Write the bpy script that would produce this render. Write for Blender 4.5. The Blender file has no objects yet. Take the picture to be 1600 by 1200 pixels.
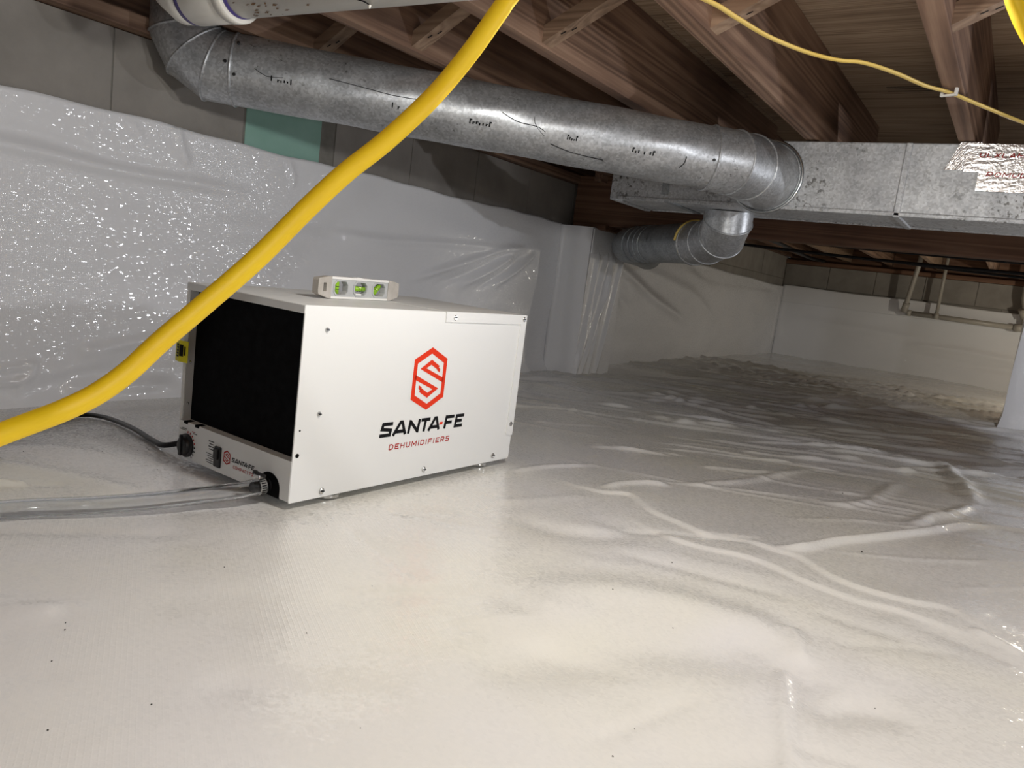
import bpy, bmesh, math, random
import numpy as np
from mathutils import Vector, Matrix
random.seed(7)
S = bpy.context.scene
COL = S.collection

# ------------------------------------------------------------------ camera
cam_d = bpy.data.cameras.new('camera'); cam = bpy.data.objects.new('camera', cam_d); COL.objects.link(cam)
yaw, pitch, roll = math.radians(32.6344), math.radians(8.3635), math.radians(7.2869)
f = Vector((-math.sin(yaw)*math.cos(pitch), math.cos(yaw)*math.cos(pitch), -math.sin(pitch)))
r = Vector((math.cos(yaw), math.sin(yaw), 0)); u = r.cross(f)
r2 = r*math.cos(roll)+u*math.sin(roll); u2 = u*math.cos(roll)-r*math.sin(roll)
M = Matrix((r2, u2, -f)).transposed().to_4x4(); M.translation = Vector((0, 0, .405))
cam.matrix_world = M
cam_d.sensor_fit = 'HORIZONTAL'; cam_d.sensor_width = 36; cam_d.lens = 36*1196.0/1600
cam_d.clip_start = .02
S.camera = cam

# ------------------------------------------------------------------ world, lamps, exposure
w = bpy.data.worlds.new('world'); S.world = w; w.use_nodes = True
w.node_tree.nodes['Background'].inputs[0].default_value = (.9, .93, 1, 1)
w.node_tree.nodes['Background'].inputs[1].default_value = .012
def lamp(name, loc, power, colour, radius, kind='POINT'):
    d = bpy.data.lights.new(name, kind); d.energy = power; d.color = colour; d.shadow_soft_size = radius
    o = bpy.data.objects.new(name, d); o.location = loc; COL.objects.link(o); return o
lamp('work_lamp_overhead', (-.36, .80, .77), 5.4, (1.0, .985, .945), .03)
flood = lamp('flood_lamp_right', (1.3, 3.2, .30), 15.0, (.92, .94, 1.0), .02, 'SPOT')
flood.rotation_euler = (Vector((-1.95, 1.15, .34))-Vector((1.3, 3.2, .30))).to_track_quat('-Z', 'Y').to_euler()
flood.data.spot_size = math.radians(62); flood.data.spot_blend = .5
lamp('fill_light_right', (1.0, .97, .72), 8.5, (.955, .965, 1.0), .03)  # added fill off to the right, mostly to lift the left wall
lamp('work_lamp_rear_bay', (.75, 5.9, .50), 9.0, (1.0, .93, .78), .03)
pl_ = lamp('pier_fill_spot', (.60, 3.35, .62), 6.0, (.93, .94, 1.0), .03, 'SPOT')  # added spot that brightens the pier and the floor strip beside it
pl_.rotation_euler = (Vector((.22, 4.55, .16))-Vector((.60, 3.35, .62))).to_track_quat('-Z', 'Y').to_euler()
pl_.data.spot_size = math.radians(46); pl_.data.spot_blend = .35
lamp('camera_fill_light', (.03, -.03, .44), 2.7, (.97, .98, 1.0), .012)  # added fill next to the camera, lifts the dehumidifier front
vs = S.view_settings
vs.view_transform = 'Standard'; vs.look = 'None'; vs.exposure = 1.45; vs.gamma = 1.0; vs.use_curve_mapping = False

# ------------------------------------------------------------------ mesh helpers
def link(name, me, mat=None, parent=None, smooth=False):
    o = bpy.data.objects.new(name, me); COL.objects.link(o)
    if mat: me.materials.append(mat)
    if parent: o.parent = parent
    if smooth: me.polygons.foreach_set('use_smooth', [True]*len(me.polygons))
    return o
def tolocal(V, parent):
    """world coordinates -> coordinates of the parent chain"""
    if parent is None: return V
    m = Matrix.Identity(4); p = parent
    while p is not None:
        m = Matrix.LocRotScale(p.location, p.rotation_euler, None) @ m; p = p.parent
    m = m.inverted()
    return [tuple(m @ Vector(v)) for v in V]
def mk(name, V, F, mat, parent=None, smooth=False, world=False):
    if world: V = tolocal(V, parent)
    me = bpy.data.meshes.new(name); me.from_pydata([tuple(v) for v in V], [], [tuple(q) for q in F]); me.update()
    bm = bmesh.new(); bm.from_mesh(me); bmesh.ops.recalc_face_normals(bm, faces=bm.faces); bm.to_mesh(me); bm.free()
    return link(name, me, mat, parent, smooth)
def box(name, a, b, mat, parent=None, bevel=0, world=False, seg=2):
    bm = bmesh.new(); bmesh.ops.create_cube(bm, size=1)
    for v in bm.verts:
        v.co = Vector([a[i]+(v.co[i]+.5)*(b[i]-a[i]) for i in range(3)])
    if bevel: bmesh.ops.bevel(bm, geom=list(bm.edges), offset=bevel, segments=seg, affect='EDGES', profile=.6)
    if world and parent:
        P = tolocal([v.co for v in bm.verts], parent)
        for v, p in zip(bm.verts, P): v.co = p
    me = bpy.data.meshes.new(name); bm.to_mesh(me); bm.free()
    return link(name, me, mat, parent)
def prism(name, poly, axis, a, b, mat, parent=None, world=False, bevel=0):
    """poly of 2-D points extruded along axis from a to b"""
    def p3(p, t):
        return {'x': (t, p[0], p[1]), 'y': (p[0], t, p[1]), 'z': (p[0], p[1], t)}[axis]
    n = len(poly)
    V = [p3(p, a) for p in poly]+[p3(p, b) for p in poly]
    F = [list(range(n)), list(range(2*n-1, n-1, -1))]+[(i, (i+1) % n, n+(i+1) % n, n+i) for i in range(n)]
    o = mk(name, V, F, mat, parent, world=world)
    if bevel:
        bm = bmesh.new(); bm.from_mesh(o.data); bmesh.ops.bevel(bm, geom=list(bm.edges), offset=bevel, segments=2, affect='EDGES'); bm.to_mesh(o.data); bm.free()
    return o
def ringplate(name, outer, inner, axis, a, b, mat, parent=None):
    """flat plate with a hole; outer and inner have the same count of points"""
    def p3(p, t):
        return {'x': (t, p[0], p[1]), 'y': (p[0], t, p[1]), 'z': (p[0], p[1], t)}[axis]
    n = len(outer); V = []
    for t in (a, b): V += [p3(p, t) for p in outer]+[p3(p, t) for p in inner]
    F = []
    for i in range(n):
        j = (i+1) % n
        F += [(i, j, n+j, n+i), (2*n+i, 3*n+i, 3*n+j, 2*n+j), (i, 2*n+i, 2*n+j, j), (n+i, n+j, 3*n+j, 3*n+i)]
    return mk(name, V, F, mat, parent)
def catmull(P, k=8):
    P = [Vector(p) for p in P]; Q = [P[0]*2-P[1]]+P+[P[-1]*2-P[-2]]; out = []
    for i in range(1, len(Q)-2):
        for s in range(k):
            t = s/k; a, b, c, d = Q[i-1], Q[i], Q[i+1], Q[i+2]
            out.append(.5*((2*b)+(c-a)*t+(2*a-5*b+4*c-d)*t*t+(3*b-a-3*c+d)*t**3))
    out.append(P[-1]); return out
def rings(P, rad, n=16, flat=1.0, closed=False, up=None):
    P = [Vector(p) for p in P]; N = len(P); R = []
    if not hasattr(rad, '__len__'): rad = [rad]*N
    nrm = Vector(up) if up else None
    for i in range(N):
        a = P[i]-P[i-1] if (i > 0 or closed) else P[1]-P[0]
        b = P[(i+1) % N]-P[i] if (i < N-1 or closed) else P[-1]-P[-2]
        a = a.normalized(); b = b.normalized(); t = (a+b).normalized()
        if nrm is None:
            nrm = Vector((0, 0, 1)) if abs(t.z) < .9 else Vector((1, 0, 0))
        # transport in the incoming direction then shear onto the mitre plane
        nrm = (nrm-a*nrm.dot(a)).normalized(); bi = a.cross(nrm)
        ring = []
        for k in range(n):
            an = 2*math.pi*k/n
            o = nrm*math.cos(an)*rad[i]*flat+bi*math.sin(an)*rad[i]
            den = a.dot(t); o = o-a*(o.dot(t)/den) if den > .3 else o
            ring.append(P[i]+o)
        R.append(ring)
        nrm = (nrm-b*nrm.dot(b)).normalized()
    return R
def skin(name, R, mat, parent=None, caps=True, closed=False, world=True, smooth=True):
    n = len(R[0]); V = [p for q in R for p in q]; F = []
    m = len(R)
    for i in range(m if closed else m-1):
        for k in range(n):
            F.append((i*n+k, i*n+(k+1) % n, ((i+1) % m)*n+(k+1) % n, ((i+1) % m)*n+k))
    if caps and not closed: F += [tuple(range(n)), tuple(range((m-1)*n, m*n))]
    o = mk(name, V, F, mat, parent, smooth, world)
    if caps and smooth:
        for p in o.data.polygons:
            if len(p.vertices) > 4: p.use_smooth = False
    return o
def tube(name, P, rad, mat, parent=None, n=14, k=8, flat=1.0, caps=True, up=None, world=True):
    return skin(name, rings(catmull(P, k) if k else P, rad, n, flat, up=up), mat, parent, caps, world=world)
def hollow(name, P, ro, ri, mat, parent=None, n=24):
    A = rings(P, ro, n); B = rings(P, ri, n); m = len(A); V = [p for q in A for p in q]+[p for q in B for p in q]; F = []; o = m*n
    for i in range(m-1):
        for k in range(n):
            l = (k+1) % n
            F.append((i*n+k, i*n+l, (i+1)*n+l, (i+1)*n+k)); F.append((o+i*n+k, o+(i+1)*n+k, o+(i+1)*n+l, o+i*n+l))
    for k in range(n):
        l = (k+1) % n; e = (m-1)*n
        F.append((k, o+k, o+l, l)); F.append((e+k, e+l, o+e+l, o+e+k))
    return mk(name, V, F, mat, parent, True, True)
def bead(name, ring, r_, mat, parent, world=True):
    """small torus running along a ring of points"""
    return skin(name, rings(ring, r_, 8, closed=True), mat, parent, closed=True, world=world)
def lathe(name, prof, mat, parent=None, n=20, axis='z', at=(0, 0, 0), smooth=True):
    V, F = [], []
    for (rr, h) in prof:
        for k in range(n):
            a = 2*math.pi*k/n; c, s = rr*math.cos(a), rr*math.sin(a)
            p = {'z': (c, s, h), 'x': (h, c, s), 'y': (c, h, s)}[axis]
            V.append((p[0]+at[0], p[1]+at[1], p[2]+at[2]))
    for i in range(len(prof)-1):
        for k in range(n): F.append((i*n+k, i*n+(k+1) % n, (i+1)*n+(k+1) % n, (i+1)*n+k))
    F += [tuple(range(n)), tuple(range((len(prof)-1)*n, len(prof)*n))]
    o = mk(name, V, F, mat, parent, smooth)
    if smooth:
        md = o.modifiers.new('edge', 'EDGE_SPLIT'); md.split_angle = math.radians(40)
    return o
def tag(o, label=None, cat=None, group=None, kind=None):
    if label: o['label'] = label
    if cat: o['category'] = cat
    if group: o['group'] = group
    if kind: o['kind'] = kind
    return o
def thing(name, label, cat, loc=(0, 0, 0), rz=0, group=None):
    o = bpy.data.objects.new(name, None); COL.objects.link(o); o.location = loc; o.rotation_euler = (0, 0, rz)
    o.empty_display_size = .05
    return tag(o, label, cat, group)

# ------------------------------------------------------------------ materials
class NT:
    def __init__(s, name):
        s.m = bpy.data.materials.new(name); s.m.use_nodes = True; s.t = s.m.node_tree; s.b = s.t.nodes['Principled BSDF']
        s.tc = s.t.nodes.new('ShaderNodeTexCoord')
    def n(s, typ, **k):
        o = s.t.nodes.new(typ)
        for a, v in k.items():
            if isinstance(a, str) and hasattr(o, a): setattr(o, a, v)
            else: o.inputs[a.replace('_', ' ')].default_value = v
        return o
    def l(s, a, b): s.t.links.new(a, b)
    def vec(s, scale=(1, 1, 1), rot=(0, 0, 0), rnd=False):
        mp = s.t.nodes.new('ShaderNodeMapping'); mp.inputs['Scale'].default_value = scale; mp.inputs['Rotation'].default_value = rot
        s.l(s.tc.outputs['Object'], mp.inputs['Vector'])
        if rnd:
            oi = s.t.nodes.new('ShaderNodeObjectInfo'); mu = s.t.nodes.new('ShaderNodeMath'); mu.operation = 'MULTIPLY'; mu.inputs[1].default_value = 37.0
            s.l(oi.outputs['Random'], mu.inputs[0]); s.l(mu.outputs[0], mp.inputs['Location'])
        return mp.outputs[0]
    def noise(s, v, scale, detail=4, rough=.55, dist=0):
        o = s.n('ShaderNodeTexNoise', Scale=scale, Detail=detail, Roughness=rough, Distortion=dist); s.l(v, o.inputs['Vector']); return o.outputs[0]
    def ramp(s, x, stops):
        o = s.t.nodes.new('ShaderNodeValToRGB'); e = o.color_ramp.elements
        while len(e) < len(stops): e.new(.5)
        for q, (p, c) in zip(e, stops): q.position = p; q.color = c if len(c) == 4 else (*c, 1)
        s.l(x, o.inputs[0]); return o.outputs[0]
    def mix(s, fac, a, b, mode='MIX'):
        o = s.t.nodes.new('ShaderNodeMix'); o.data_type = 'RGBA'; o.blend_type = mode
        for sock, val in ((o.inputs[0], fac), (o.inputs[6], a), (o.inputs[7], b)):
            if isinstance(val, (int, float)): sock.default_value = val
            elif isinstance(val, tuple): sock.default_value = val if len(val) == 4 else (*val, 1)
            else: s.l(val, sock)
        return o.outputs[2]
    def math(s, op, a, b=0):
        o = s.t.nodes.new('ShaderNodeMath'); o.operation = op
        for sock, val in ((o.inputs[0], a), (o.inputs[1], b)):
            if isinstance(val, (int, float)): sock.default_value = val
            else: s.l(val, sock)
        return o.outputs[0]
    def bump(s, h, strength, dist, prev=None):
        o = s.n('ShaderNodeBump', Strength=strength, Distance=dist); s.l(h, o.inputs['Height'])
        if prev: s.l(prev, o.inputs['Normal'])
        return o.outputs[0]
    def out(s, col=None, rough=None, normal=None, metal=None, **k):
        for key, val in (('Base Color', col), ('Roughness', rough), ('Normal', normal), ('Metallic', metal)):
            if val is None: continue
            if isinstance(val, (int, float)): s.b.inputs[key].default_value = val
            elif isinstance(val, tuple): s.b.inputs[key].default_value = val if len(val) == 4 else (*val, 1)
            else: s.l(val, s.b.inputs[key])
        for a, v in k.items(): s.b.inputs[a.replace('_', ' ')].default_value = v
        return s.m
def plain(name, col, rough=.5, metal=0, **k):
    t = NT(name); return t.out(col, rough, None, metal, **k)
def noisy(name, a, b, scale, rough=.6, metal=0, bumpd=.0008, bs=.4, **k):
    t = NT(name); v = t.vec(); n1 = t.noise(v, scale, 5)
    return t.out(t.ramp(n1, [(.35, a), (.65, b)]), rough, t.bump(t.noise(v, scale*6, 3), bs, bumpd), metal, **k)
def liner(name, col, col2, rot, thr, spk):
    """white string-reinforced polyethylene: scrim grid, micro crinkle, glossy"""
    t = NT(name); v = t.vec(); g = t.vec(rot=rot)
    big = t.noise(v, 2.2, 3, .5, .4)
    c = t.ramp(big, [(.35, col), (.68, col2)])
    def band(dirn, sc):
        o = t.n('ShaderNodeTexWave', wave_type='BANDS', bands_direction=dirn, Scale=sc, Distortion=.6, Detail=1.0); o.inputs['Detail Scale'].default_value = .6
        t.l(g, o.inputs['Vector']); return t.math('POWER', o.outputs[1], 5.0)
    grid = t.math('MAXIMUM', band('X', 62), band('Y' if rot[0] == 0 else 'Z', 62))
    patch = t.math('MULTIPLY', grid, t.ramp(t.noise(v, 3.0, 2), [(.42, (0, 0, 0)), (.62, (1, 1, 1))]))
    n1 = t.bump(t.noise(v, 45, 3, .5), .10, .003)
    n2 = t.bump(patch, .16, .0006, n1)
    # the glossy film over the string reinforcement breaks up into tiny flat facets
    vo = t.n('ShaderNodeTexVoronoi', Scale=spk[0]); t.l(t.vec(thr), vo.inputs['Vector'])
    def vm(op, a, b):
        o = t.n('ShaderNodeVectorMath', operation=op)
        for sock, val in ((o.inputs[0], a), (o.inputs[1], b)):
            if isinstance(val, tuple): sock.default_value = val
            else: t.l(val, sock)
        return o.outputs[0]
    tilt = vm('MULTIPLY', vm('SUBTRACT', vo.outputs['Color'], (.5, .5, .5)), (spk[1],)*3)
    cn = vm('NORMALIZE', vm('ADD', n2, tilt), (0, 0, 0))
    t.l(cn, t.b.inputs['Coat Normal'])
    rg = t.ramp(t.noise(v, 5, 3), [(.3, (.32,)*3), (.7, (.45,)*3)])
    return t.out(c, rg, n2, Specular_IOR_Level=.25, Coat_Weight=1.0, Coat_Roughness=spk[2], Coat_IOR=1.45)
def wood(name, dark, mid, light, axis='y', scale=1.0, rough=.7, wav=.0):
    t = NT(name)
    st = {'x': (.022, 1, 1), 'y': (1, .022, 1), 'z': (1, 1, .022)}[axis]
    v = t.vec(tuple(q*scale for q in st), rnd=True)
    a = t.noise(v, 9, 2, .45, .5)
    rg = t.n('ShaderNodeMath', operation='SINE'); t.l(t.math('MULTIPLY', a, 75.0), rg.inputs[0])
    fine = t.noise(v, 120, 3, .6)
    big = t.noise(t.vec((1.5, 1.5, 1.5), rnd=True), 2.0, 3)
    gr = t.math('ADD', t.math('MULTIPLY', rg.outputs[0], .13), t.math('ADD', t.math('MULTIPLY', fine, .5), t.math('MULTIPLY', big, .5)))
    c = t.ramp(gr, [(.2, dark), (.5, mid), (.82, light)])
    return t.out(c, rough, t.bump(gr, .35, .0015))
def galv(name, base, spec, dents=1.0, met=.65, spot=.65):
    t = NT(name); v = t.vec()
    vo = t.n('ShaderNodeTexVoronoi', Scale=170.0); t.l(v, vo.inputs['Vector'])
    spang = t.ramp(vo.outputs['Color'], [(.2, tuple(q*.82 for q in base)), (.8, tuple(min(1, q*1.12) for q in base))])
    dirt = t.ramp(t.noise(v, 9, 6, .7), [(.35, (.75, .75, .76)), (.6, (1, 1, 1))])
    spots = t.ramp(t.noise(v, 75, 2, .6), [(spot, (1, 1, 1)), (spot+.08, (.35, .34, .32))])
    spots = t.mix(t.ramp(t.noise(v, 4, 2), [(.45, (0, 0, 0)), (.6, (1, 1, 1))]), (1, 1, 1), spots)
    c = t.mix(1.0, t.mix(1.0, spang, dirt, 'MULTIPLY'), spots, 'MULTIPLY')
    rg = t.ramp(t.noise(v, 14, 4), [(.3, (spec,)*3), (.7, (spec+.18,)*3)])
    nb = t.bump(t.noise(v, 14, 2), .10*dents, .006, t.bump(t.noise(v, 160, 2), .10, .001))
    return t.out(c, rg, nb, met)

MAT = {}
MAT['floor'] = liner('white_liner_floor', (.76, .745, .675), (.75, .74, .745), (0, 0, .55), (.7, 1, 1), (300, .17, .12))
MAT['wall'] = liner('white_liner_wall', (.86, .86, .875), (.89, .89, .905), (math.pi/2, 0, math.pi/2), (1, .45, 1), (360, .23, .085))
MAT['block'] = noisy('concrete_block', (.27, .25, .225), (.34, .315, .285), 7, .9, 0, .003, .6)
MAT['mortar'] = noisy('mortar', (.19, .18, .155), (.25, .235, .21), 20, .95, 0, .003, .6)
MAT['foam'] = noisy('green_foam', (.26, .46, .38), (.31, .52, .44), 8, .6)
MAT['wood_y'] = wood('joist_wood', (.10, .053, .035), (.235, .138, .09), (.40, .26, .175), 'y')
MAT['wood_x'] = wood('girder_wood', (.10, .045, .025), (.18, .09, .052), (.26, .15, .09), 'x')
MAT['wood_b'] = wood('brace_wood', (.17, .105, .066), (.29, .19, .125), (.40, .28, .19), 'x')
MAT['ply'] = wood('plywood', (.17, .11, .07), (.42, .30, .20), (.56, .43, .30), 'x', 2.2, .8)
MAT['galv'] = galv('galvanised_round', (.60, .615, .63), .30)
MAT['galv2'] = galv('galvanised_trunk', (.62, .635, .65), .38, dents=.6, met=.4, spot=.57)
MAT['galvd'] = galv('galvanised_branch', (.42, .45, .47), .36)
MAT['seam'] = plain('seam_metal', (.55, .57, .58), .25, 1)
MAT['foil'] = noisy('foil_tape', (.75, .73, .72), (.85, .83, .82), 30, .25, .9, .003, .3)
MAT['pvc'] = noisy('white_pvc', (.72, .69, .62), (.80, .78, .72), 6, .3)
MAT['grey_pvc'] = noisy('dull_pvc', (.42, .39, .34), (.55, .51, .45), 8, .35)
MAT['primer'] = plain('purple_primer', (.07, .05, .22), .35)
MAT['grime'] = plain('brown_grime', (.16, .09, .045), .8)
MAT['yellow'] = noisy('yellow_jacket', (.78, .50, .004), (.84, .56, .006), 9, .55, 0, .0004)
MAT['romex'] = noisy('yellow_cable', (.78, .55, .13), (.84, .62, .19), 9, .4)
MAT['black'] = plain('black_rubber', (.008, .008, .009), .4)
MAT['filter'] = noisy('black_filter', (.003, .003, .0035), (.006, .006, .007), 60, .95, Specular_IOR_Level=.1)
MAT['void'] = plain('dark_inside', (.004, .004, .004), .9, Specular_IOR_Level=.1)
MAT['enamel'] = plain('white_enamel', (.785, .79, .775), .38)
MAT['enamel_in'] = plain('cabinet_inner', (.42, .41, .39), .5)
MAT['red'] = plain('orange_red_ink', (.76, .038, .008), .6, Specular_IOR_Level=.2)
MAT['darkred'] = plain('dark_red_ink', (.42, .014, .010), .6, Specular_IOR_Level=.2)
MAT['ink'] = plain('black_ink', (.005, .005, .006), .6, Specular_IOR_Level=.15)
MAT['steel'] = plain('zinc_screw', (.55, .55, .54), .25, 1)
MAT['steeld'] = plain('dark_steel', (.05, .05, .05), .4, .8)
MAT['lens'] = plain('clear_vinyl', (.93, .95, .97), .06, Transmission_Weight=1.0, IOR=1.32)
MAT['sleeve'] = plain('clear_sleeve', (.85, .86, .86), .15, Transmission_Weight=.6, IOR=1.3)
MAT['tagy'] = plain('yellow_tag', (.85, .78, .01), .5)
MAT['level'] = noisy('level_grey', (.42, .43, .43), (.50, .51, .51), 30, .5)
MAT['levelw'] = plain('level_white_edge', (.80, .79, .76), .4)
MAT['levelt'] = noisy('level_worn_end', (.40, .37, .33), (.50, .47, .43), 40, .6)
MAT['vial'] = plain('green_vial', (.38, .72, .04), .12, Transmission_Weight=.35, IOR=1.4)
MAT['vialg'] = plain('vial_bubble', (.72, .92, .35), .1)
MAT['dirt'] = plain('dirt_crumb', (.03, .025, .02), .9)
MAT['staple'] = plain('white_staple', (.75, .74, .70), .5)
MAT['pipegrey'] = plain('grey_drain_pipe', (.45, .42, .37), .35)
MAT['cableblk'] = plain('black_cable', (.006, .006, .009), .5)
MAT['lintel'] = plain('dark_steel_lintel', (.03, .028, .026), .7, .3)

# ------------------------------------------------------------------ floor liner with folds
def smooth(a, b, t):
    t = np.clip((t-a)/(b-a), 0, 1); return t*t*(3-2*t)
rng = np.random.default_rng(3)
def vnoise(x, y, seed):
    """smooth lattice noise in -1..1"""
    g = np.random.default_rng(seed).uniform(-1, 1, (64, 64))
    xi = np.floor(x).astype(int); yi = np.floor(y).astype(int); fx = x-xi; fy = y-yi
    fx = fx*fx*(3-2*fx); fy = fy*fy*(3-2*fy)
    a = g[xi % 64, yi % 64]; b = g[(xi+1) % 64, yi % 64]; c = g[xi % 64, (yi+1) % 64]; d = g[(xi+1) % 64, (yi+1) % 64]
    return (a*(1-fx)+b*fx)*(1-fy)+(c*(1-fx)+d*fx)*fy
def ridge(X, Y, Z, pts, amp, wid, mode='ridge', taper=True):
    """add a fold that follows a polyline; mode step lifts one side like a lapped sheet edge"""
    pts = [Vector((*p, 0)) for p in pts]; pts = catmull(pts, 5); P = np.array([(p.x, p.y) for p in pts])
    pad = wid*4+(.12 if mode == 'step' else 0)
    m = (X > P[:, 0].min()-pad) & (X < P[:, 0].max()+pad) & (Y > P[:, 1].min()-pad) & (Y < P[:, 1].max()+pad)
    if not m.any(): return
    x, y = X[m], Y[m]; best = np.full(x.shape, 9.); sd = np.zeros(x.shape); tt = np.zeros(x.shape)
    L = len(P)-1
    for i in range(L):
        a, b = P[i], P[i+1]; d = b-a; q = d@d+1e-12
        t = np.clip(((x-a[0])*d[0]+(y-a[1])*d[1])/q, 0, 1)
        dx = x-a[0]-t*d[0]; dy = y-a[1]-t*d[1]; e = np.hypot(dx, dy); k = e < best
        best[k] = e[k]; sd[k] = np.sign(d[0]*dy-d[1]*dx)[k]; tt[k] = ((i+t)/L)[k]
    fade = np.clip(np.minimum(tt, 1-tt)*6, 0, 1) if taper else 1
    if mode == 'ridge': h = amp*np.exp(-(best/wid)**2)*fade
    else: h = amp*np.where(sd > 0, np.exp(-(best/.07)**2), np.exp(-(best/wid)**2))*fade
    Z[m] += h
def base_floor(X, Y):
    return -.06*np.maximum(smooth(1.22, 1.8, -X), smooth(1.6, 3.4, Y))
def floor_height(X, Y):
    Z = base_floor(X, Y)
    near_box = np.exp(-(((X+1.03)/.30)**4+((Y-1.05)/.42)**4))
    und = .007*vnoise(X*2.3+5, Y*1.9+3, 1)+.0035*vnoise(X*5+1, Y*4.2+7, 2)
    far = smooth(1.4, 2.6, Y)
    und += far*(.010*vnoise((X*.84+Y*.55)*1.0+9, (Y*.84-X*.55)*3.4, 3)+.006*vnoise((X*.84+Y*.55)*2.0+2, (Y*.84-X*.55)*8.0+4, 4))
    Z = Z+und*(1-near_box)
    Z += .008*np.exp(-((X+.86)/.10)**2-((Y-.72)/.09)**2)
    return Z
xs = np.concatenate([np.arange(-1.96, -1.2, .009), np.arange(-1.2, .25, .0055), np.arange(.25, 2.6, .04)])
ys = np.concatenate([np.arange(-1.6, .2, .04), np.arange(.2, 2.2, .0058), np.arange(2.2, 4.6, .011), np.arange(4.6, 7.64, .03)])
X, Y = np.meshgrid(xs, ys, indexing='ij'); Z = floor_height(X, Y)
FOLDS = [
 ([(-.808, 1.303), (-.802, 1.368), (-.788, 1.44), (-.736, 1.555)], .005, .011, 'ridge'),
 ([(-.76, 1.346), (-.689, 1.335), (-.615, 1.334), (-.569, 1.368), (-.496, 1.308), (-.423, 1.281), (-.371, 1.265), (-.317, 1.3), (-.264, 1.292), (-.228, 1.294), (-.168, 1.246), (-.115, 1.232), (-.055, 1.241), (-.011, 1.267), (.026, 1.242), (.084, 1.25)], .0045, .0055, 'step'),
 ([(-.509, 1.237), (-.458, 1.206), (-.398, 1.187), (-.347, 1.197), (-.299, 1.214), (-.258, 1.214), (-.204, 1.193), (-.157, 1.188), (-.112, 1.183), (-.071, 1.194), (0, 1.19), (.08, 1.19)], .004, .0055, 'step'),
 ([(-.624, 1.358), (-.618, 1.426), (-.592, 1.497), (-.549, 1.534)], .007, .012, 'ridge'),
 ([(-.529, 1.578), (-.468, 1.719), (-.437, 1.875), (-.379, 2.181)], .006, .016, 'ridge'),
 ([(-.271, 1.299), (-.238, 1.337), (-.205, 1.435), (-.164, 1.515), (-.079, 1.685), (-.025, 1.825), (.042, 1.933)], .011, .009, 'ridge'),
 ([(-.107, 1.682), (-.086, 1.835), (-.05, 1.934), (-.009, 2.193)], .009, .014, 'ridge'),
 ([(-.009, 2.193), (-.061, 2.586), (-.139, 2.991)], .012, .025, 'ridge'),
 ([(-.177, 1.014), (-.158, .977), (-.136, .922)], .006, .012, 'ridge'),
 ([(-.15, .90), (-.147, .869), (-.122, .773), (-.101, .703), (-.09, .64)], .005, .008, 'ridge'),
 ([(-.156, .968), (-.103, .841), (-.074, .858), (-.02, .9)], -.008, .03, 'ridge'),
 ([(.02, 1.214), (.054, 1.198), (.083, 1.179)], .005, .008, 'ridge'),
 ([(-.271, 1.713), (-.216, 1.809), (-.197, 1.96), (-.186, 2.302)], .006, .016, 'ridge'),
 ([(-.639, 1.05), (-.546, 1.051), (-.477, 1.119), (-.458, 1.193)], -.004, .03, 'ridge'),
 ([(-.454, .773), (-.403, .889), (-.314, .949), (-.234, .97), (-.169, 1.004)], .008, .045, 'ridge'),
 ([(-.42, .62), (-.365, .677), (-.292, .797), (-.205, .88), (-.165, .958)], -.009, .05, 'ridge'),
 ([(-1.5, .60), (-1.25, .70), (-1.1, .71), (-.95, .66)], .007, .04, 'ridge'),
 ([(-1.45, .45), (-1.2, .60), (-1.05, .64)], .006, .025, 'ridge'),
 ([(-1.20, .50), (-1.17, .545)], .010, .006, 'ridge'),
]
for pts, a, wd, md in FOLDS: ridge(X, Y, Z, pts, a, wd, md)
for i in range(330):      # loose folds of the far part of the sheet, stretched away from the wall
    cx = rng.uniform(-1.8, .7); cy = rng.uniform(1.5, 6.0)
    if cx < -.72 and cy < 1.75: continue
    soft = .45 if cx > -.45 and cy < 2.4 else 1.0
    L = rng.uniform(.2, .75)*(.8+.15*cy); an = rng.normal(.52, .24); bend = rng.normal(0, .10)
    pts = [(cx+t*L*math.cos(an)-bend*L*(t*t)*math.sin(an), cy+t*L*math.sin(an)+bend*L*t*t) for t in (-.5, -.2, .1, .5)]
    k = min(1.0, .25+.28*(cy-1.2))
    ridge(X, Y, Z, pts, rng.uniform(.003, .011)*k*1.2*soft, rng.uniform(.007, .018)*(.5+.17*cy))
for i in range(90):       # faint creases in the near part
    cx = rng.uniform(-1.3, .2); cy = rng.uniform(.25, 1.3)
    if -1.3 < cx < -.75 and cy > .7: continue
    L = rng.uniform(.08, .3); an = rng.normal(.5, .5)
    pts = [(cx+t*L*math.cos(an), cy+t*L*math.sin(an)+.03*L*t*t) for t in (-.5, 0, .5)]
    ridge(X, Y, Z, pts, rng.uniform(-.003, .003), rng.uniform(.010, .035))
Z = np.where((X < -1.80), np.maximum(Z, -.075), Z)
fb = np.exp(-(((X+1.03)/.22)**8+((Y-1.06)/.36)**8)); Z = Z*(1-fb)+0*fb   # flat under the appliance feet
nx, ny = X.shape
idx = np.arange(nx*ny).reshape(nx, ny)
quads = np.stack([idx[:-1, :-1], idx[1:, :-1], idx[1:, 1:], idx[:-1, 1:]], -1).reshape(-1, 4)
me = bpy.data.meshes.new('floor'); me.vertices.add(nx*ny); me.vertices.foreach_set('co', np.stack([X, Y, Z], -1).astype(np.float32).ravel())
me.loops.add(quads.size); me.loops.foreach_set('vertex_index', quads.ravel().astype(np.int32))
me.polygons.add(len(quads)); me.polygons.foreach_set('loop_start', np.arange(0, quads.size, 4, dtype=np.int32)); me.polygons.foreach_set('loop_total', np.full(len(quads), 4, dtype=np.int32))
me.update(calc_edges=True)
floor = link('floor', me, MAT['floor'], smooth=True)
tag(floor, 'wrinkled white plastic vapor barrier sheet covering the crawl space floor', 'floor', kind='structure')
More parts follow.
